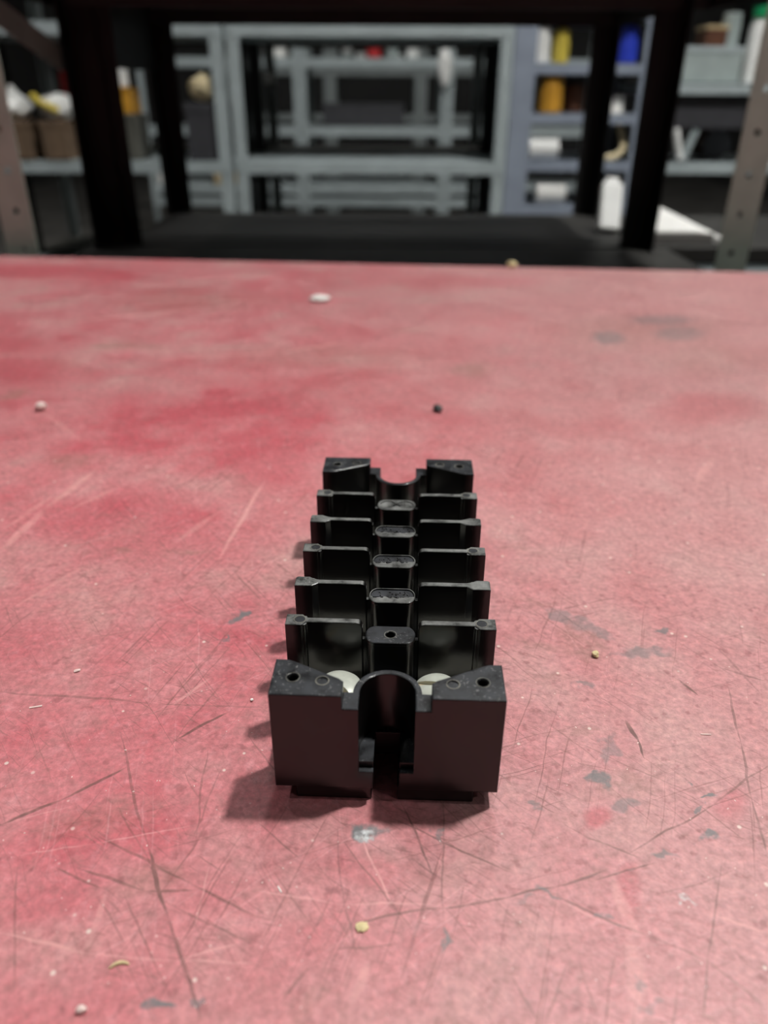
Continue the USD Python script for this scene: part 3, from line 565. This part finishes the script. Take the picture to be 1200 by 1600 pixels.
def jar(name, x, y, z, r, h, body, cap, label, catg='jar'):
    t = thing(name, label, catg, (x, y, TZ + z), 0, 'bottles and jars on the shelves')
    obj('body', lathe([(0, 0), (r * 0.9, 0), (r, r * 0.12), (r, h * 0.74), (r * 0.88, h * 0.82), (0, h * 0.82)], 28), body, t)
    obj('lid', lathe([(0, h * 0.8), (r * 0.95, h * 0.8), (r * 0.95, h * 0.98), (r * 0.9, h), (0, h)], 28), cap, t)
    return t
def roll(name, x, y, z, r, w, m, label, rz=0):
    t = thing(name, label, 'roll', (x, y, TZ + z), rz, 'rolls on the blue-grey unit')
    a = trimesh.creation.annulus(r_min=r * 0.32, r_max=r, height=w, sections=32); a.apply_transform(trimesh.transformations.rotation_matrix(math.pi / 2, [0, 1, 0])); a.apply_translation([0, 0, r]); obj('wound_sheet', a, m, t)
    a = trimesh.creation.annulus(r_min=r * 0.27, r_max=r * 0.33, height=w * 1.02, sections=32); a.apply_transform(trimesh.transformations.rotation_matrix(math.pi / 2, [0, 1, 0])); a.apply_translation([0, 0, r]); obj('core', a, CARD, t)
    return t

# left bay across the aisle (shelf at -0.03)
carton('cardboard_carton', -1.265, 3.01, -0.028, 0.10, 0.22, 0.115, CARD, 'brown cardboard carton on the left silver shelf, nearest the left edge', 'box')
carton('cardboard_carton', -1.13, 3.01, -0.028, 0.085, 0.22, 0.115, CARD, 'brown cardboard carton on the left silver shelf, right one of the pair', 'box')
t = thing('plastic_bag', 'crumpled white bag on the leftmost brown carton', 'bag', (-1.275, 2.975, TZ + 0.09)); obj('body', lump(0.055, 0.06, 0.042, 21, 0.25, 3), WHITE, t); obj('knot', lump(0.014, 0.014, 0.018, 22), WHITE, t).GetName(); UsdGeom.Xformable(stage.GetPrimAtPath(str(t.GetPath()) + '/knot')).AddTranslateOp().Set(Gf.Vec3d(0, 0, 0.07))
t = thing('plastic_bag', 'white bag with a yellow band on the second brown carton', 'bag', (-1.125, 2.975, TZ + 0.09)); obj('body', lump(0.06, 0.06, 0.042, 23, 0.25, 3), WHITE, t); obj('band', path_tube([(-0.06, -0.05, 0.075), (-0.03, -0.07, 0.055), (0.02, -0.078, 0.035)], 0.011), YELLOW, t)
jar('plastic_tub', -1.145, 3.18, -0.028, 0.036, 0.27, RED, RED, 'tall red tub behind the second brown carton')
carton('storage_box', -0.905, 2.99, -0.028, 0.11, 0.15, 0.138, DECK, 'drab green carton under the amber box', 'box')
jar('plastic_jar', -0.900, 2.955, 0.193, 0.034, 0.07, WHITE, AMBER, 'white jar with an orange lid on the amber box')
t = carton('storage_box', -0.900, 2.985, 0.1145, 0.08, 0.13, 0.073, AMBER, 'amber box under the white jar', 'box')
t = thing('steel_pipe', 'light grey upright pipe left of the middle bay', 'pipe', (-0.715, 2.875, 0.0)); obj('tube', tube((0, 0, 0.01), (0, 0, TZ + 0.28), 0.0125, 16), SILVER_DIM, t); obj('foot_plate', rbox(-0.05, 0.05, -0.02, 0.02, 0, 0.012, 0.003), SILVER_DIM, t); obj('end_cap', lathe([(0, TZ + 0.278), (0.0145, TZ + 0.278), (0.0145, TZ + 0.293), (0, TZ + 0.295)], 16), SILVER_DIM, t)
t = thing('cloth_bundle', 'cream yellow bundle tied up on the shelf just left of the middle bay', 'bundle', (-0.612, 2.965, TZ + 0.148)); obj('body', lump(0.055, 0.05, 0.042, 27, 0.22, 3), CREAM, t); obj('tie', path_tube([(0.05 * math.cos(a), 0.047 * math.sin(a), 0.06) for a in np.linspace(0, 2 * math.pi, 19)], 0.004), TAN, t)
carton('storage_box', -0.612, 2.995, -0.028, 0.13, 0.16, 0.172, BOX_DARK, 'charcoal box under the cream bundle', 'box')
carton('storage_box', -0.66, 5.34, 0.347, 0.13, 0.15, 0.10, WHITE_CARD, 'white box on the second row shelf beside the middle bay post', 'box')
carton('storage_box', -1.82 + 0.45, 5.32, -0.343, 0.12, 0.18, 0.09, WHITE_CARD, 'white carton low on the second row, at the far left', 'box')
carton('storage_box', -1.21 + 0.2, 5.32, -0.343, 0.13, 0.18, 0.09, TAN, 'tan carton low on the second row, left of the black post', 'box')
# middle bay and beyond
t = thing('light_bulb', 'round white bulb left inside the middle bay', 'bulb', (-0.485, 3.62, TZ - 0.028)); obj('stand', lathe([(0, 0), (0.03, 0), (0.03, 0.006), (0.006, 0.012), (0.006, 0.235), (0, 0.235)], 20), BLACK_PLASTIC, t); b = trimesh.creation.icosphere(3, 0.026); b.apply_translation([0, 0, 0.258]); obj('globe', b, WHITE, t)
bottle('plastic_bottle', -0.075, 5.33, 0.347, 0.043, 0.085, RED, RED, 'small red bottle on the second row shelf in the middle bay', neck=0.7)
for x, m, lab in ((0.035, CLEAR, 'small grey jar beside the red bottle'), (0.155, WHITE, 'small white jar right of the red bottle')):
    jar('plastic_jar', x, 5.32, 0.347, 0.036, 0.07, m, WHITE, lab)
for x, h, m, lab in ((-0.34, 0.15, CLEAR, 'grey jar on the middle shelf of the third row, leftmost'), (-0.22, 0.12, WHITE, 'white jar on the middle shelf of the third row'), (0.10, 0.11, CLEAR, 'grey jar on the middle shelf of the third row, rightmost')):
    jar('plastic_jar', x, 7.72, 0.332, 0.045, h, m, WHITE, lab)
t = thing('plastic_bag', 'white bag shape added for the bright light on the right post of the second row middle bay', 'bag', (0.342, 5.168, TZ + 0.19)); obj('body', lump(0.04, 0.026, 0.10, 31, 0.22, 3), WHITE, t); obj('hook', path_tube([(0.0, 0.0, 0.19), (0.0, 0.01, 0.215), (0.0, 0.034, 0.215)], 0.003), STEEL_DARK, t)  # added: stands in for the post being brightly lit here
carton('storage_box', -0.14, 5.42, -0.016, 0.5, 0.2, 0.12, BOX_DARK, 'long dark box on the second row middle shelf', 'box')
# narrow blue-grey unit
bottle('plastic_bottle', 0.505, 2.955, 0.270, 0.034, 0.125, WHITE, WHITE, 'white bottle on the upper shelf of the blue-grey unit', neck=0.5)
bottle('plastic_bottle', 0.575, 2.955, 0.270, 0.026, 0.115, YELLOW, BLACK_PLASTIC, 'yellow bottle on the upper shelf of the blue-grey unit', neck=0.5)
jar('plastic_jar', 0.555, 2.955, 0.124, 0.041, 0.108, AMBER, AMBER, 'amber jar on the blue-grey unit')
jar('plastic_jar', 0.645, 3.0, 0.125, 0.036, 0.104, RUST, BLACK_PLASTIC, 'rusty brown jar right of the amber jar')
roll('paper_roll', 0.545, 2.95, -0.023, 0.036, 0.10, WHITE, 'white roll on the third shelf of the blue-grey unit')
roll('paper_roll', 0.585, 2.95, -0.166, 0.036, 0.10, WHITE_CARD, 'white roll on the lowest visible shelf of the blue-grey unit')
bottle('plastic_bottle', 0.795, 2.965, 0.270, 0.036, 0.125, BLUE, BLACK_PLASTIC, 'blue bottle between the two black right posts', neck=0.7)
t = thing('cable_loop', 'cream curved cable end hanging between the black right posts', 'cable', (0.775, 2.985, TZ - 0.023)); obj('cable', path_tube([(0.035, 0, 0.128), (0.03, -0.02, 0.11), (0.045, -0.035, 0.07), (0.05, -0.04, 0.035), (0.02, -0.05, 0.012), (-0.03, -0.05, 0.010)], 0.0105), CREAM, t); obj('plug', path_tube([(-0.03, -0.05, 0.011), (-0.06, -0.055, 0.011)], 0.011), CREAM, t)
t = thing('paper_tag', 'folded whitish paper tag on the shelf above the cream cable', 'tag', (0.775, 2.96, TZ + 0.124)); obj('sheet', box(-0.03, 0.03, -0.001, 0.001, 0, 0.05), WHITE_CARD, t, smooth=False); obj('fold', box(-0.03, 0.03, -0.03, 0.0, 0, 0.002), WHITE_CARD, t, smooth=False)
# right-hand silver unit
t = thing('storage_bin', 'open charcoal bin hanging under the right silver shelf', 'bin', (1.08, 2.93, TZ + 0.08)); obj('body', cat(box(-0.165, 0.165, 0, 0.3, 0, 0.004), box(-0.165, 0.165, 0, 0.004, 0.004, 0.095), box(-0.165, 0.165, 0.296, 0.3, 0.004, 0.095), box(-0.165, -0.161, 0.004, 0.296, 0.004, 0.095), box(0.161, 0.165, 0.004, 0.296, 0.004, 0.095)), BOX_DARK, t, smooth=False); obj('runner', box(-0.175, -0.165, 0, 0.3, 0.085, 0.101), BOX_DARK, t, smooth=False); obj('runner', box(0.165, 0.175, 0, 0.3, 0.085, 0.101), BOX_DARK, t, smooth=False)
t = thing('v_brace', 'white V-shaped brace standing on the right silver shelf', 'brace', (1.02, 2.925, TZ - 0.03)); obj('arm', tube((0, 0, 0.012), (-0.032, 0, 0.107), 0.0115), WHITE, t); obj('arm', tube((0.016, 0.02, 0.012), (0.045, 0.02, 0.107), 0.0125), SILVER, t)
t = thing('cable_drum', 'rust brown drum on the right silver shelf beside the white brace', 'drum', (1.19, 3.12, TZ - 0.029)); a = trimesh.creation.cylinder(radius=0.042, height=0.11, sections=36); a.apply_transform(trimesh.transformations.rotation_matrix(math.pi / 2, [1, 0, 0])); a.apply_translation([0, 0, 0.050]); obj('winding', a, RUST, t)
for s in (-1, 1):
    a = trimesh.creation.cylinder(radius=0.049, height=0.008, sections=36); a.apply_transform(trimesh.transformations.rotation_matrix(math.pi / 2, [1, 0, 0])); a.apply_translation([0, s * 0.058, 0.050]); obj('flange', a, BOX_DARK, t)
carton('clear_box', 1.06, 3.0, 0.215, 0.22, 0.15, 0.10, CLEAR, 'wide translucent grey box on the upper right silver shelf', 'box', tape=SILVER)
carton('storage_box', 1.075, 2.99, 0.3195, 0.07, 0.10, 0.055, RUST, 'small box with a beige lid on top of the translucent box', 'box', tape=TAN)
jar('plastic_jar', 1.135, 2.99, 0.3195, 0.03, 0.095, CLEAR, CLEAR, 'translucent jar on top of the wide translucent box')
bottle('plastic_bottle', 1.222, 2.955, 0.215, 0.036, 0.215, WHITE, GREEN, 'white bottle with a big green cap at the right edge', neck=0.8)#, 0.043, 0.215, WHITE, GREEN, 'white bottle with a big green cap at the right edge', neck=0.8)
# on the dark shelf just behind the bench
t = thing('low_bench', 'low black steel bench beside the black shelving, at the right', 'bench', (0.80, 1.44, 0.0)); obj('top', rbox(-0.325, 0.325, 0, 0.39, TZ - 0.08, TZ - 0.05, 0.003), SHELF_DARK, t)
for x in (-0.29, 0.29):
    for y in (0.03, 0.36): obj('leg', box(x - 0.02, x + 0.02, y - 0.02, y + 0.02, 0, TZ - 0.08), BLACK_PAINT_AND_SHADE, t, smooth=False)
t = thing('white_canister', 'flat white canister leaning on the dark shelf beside the black right posts', 'canister', (0.432, 1.56, TZ - 0.0485))
lean = Manifold.batch_boolean([rbox(-0.021, 0.021, 0, 0.022, 0, 0.092, 0.006, 16)], m3.OpType.Add).rotate((-28, 0, 0)).rotate((0, 5, 0)); lift = -lean.bounding_box()[2]
obj('body', lean.translate((0, 0, lift)), WHITE, t); obj('cap', rbox(-0.013, 0.013, 0.003, 0.019, 0.088, 0.102, 0.004, 16).rotate((-28, 0, 0)).rotate((0, 5, 0)).translate((0, 0, lift)), WHITE, t)
t = thing('folded_card', 'white wedge-shaped folded card on the dark shelf at the right', 'card', (0.545, 1.475, TZ - 0.049))
w = Manifold.batch_hull([Manifold.sphere(0.002, 8).translate(p_) for p_ in ((-0.055, 0.0, 0.002), (0.085, 0.0, 0.002), (-0.055, 0.0, 0.020), (0.03, 0.0, 0.020), (-0.055, 0.05, 0.062), (-0.055, 0.05, 0.002), (0.0, 0.05, 0.002))])
obj('body', w, WHITE_CARD, t)
obj('front_flap', rbox(-0.055, 0.055, -0.006, -0.0025, 0, 0.018, 0.001), GREY_CARD, t)
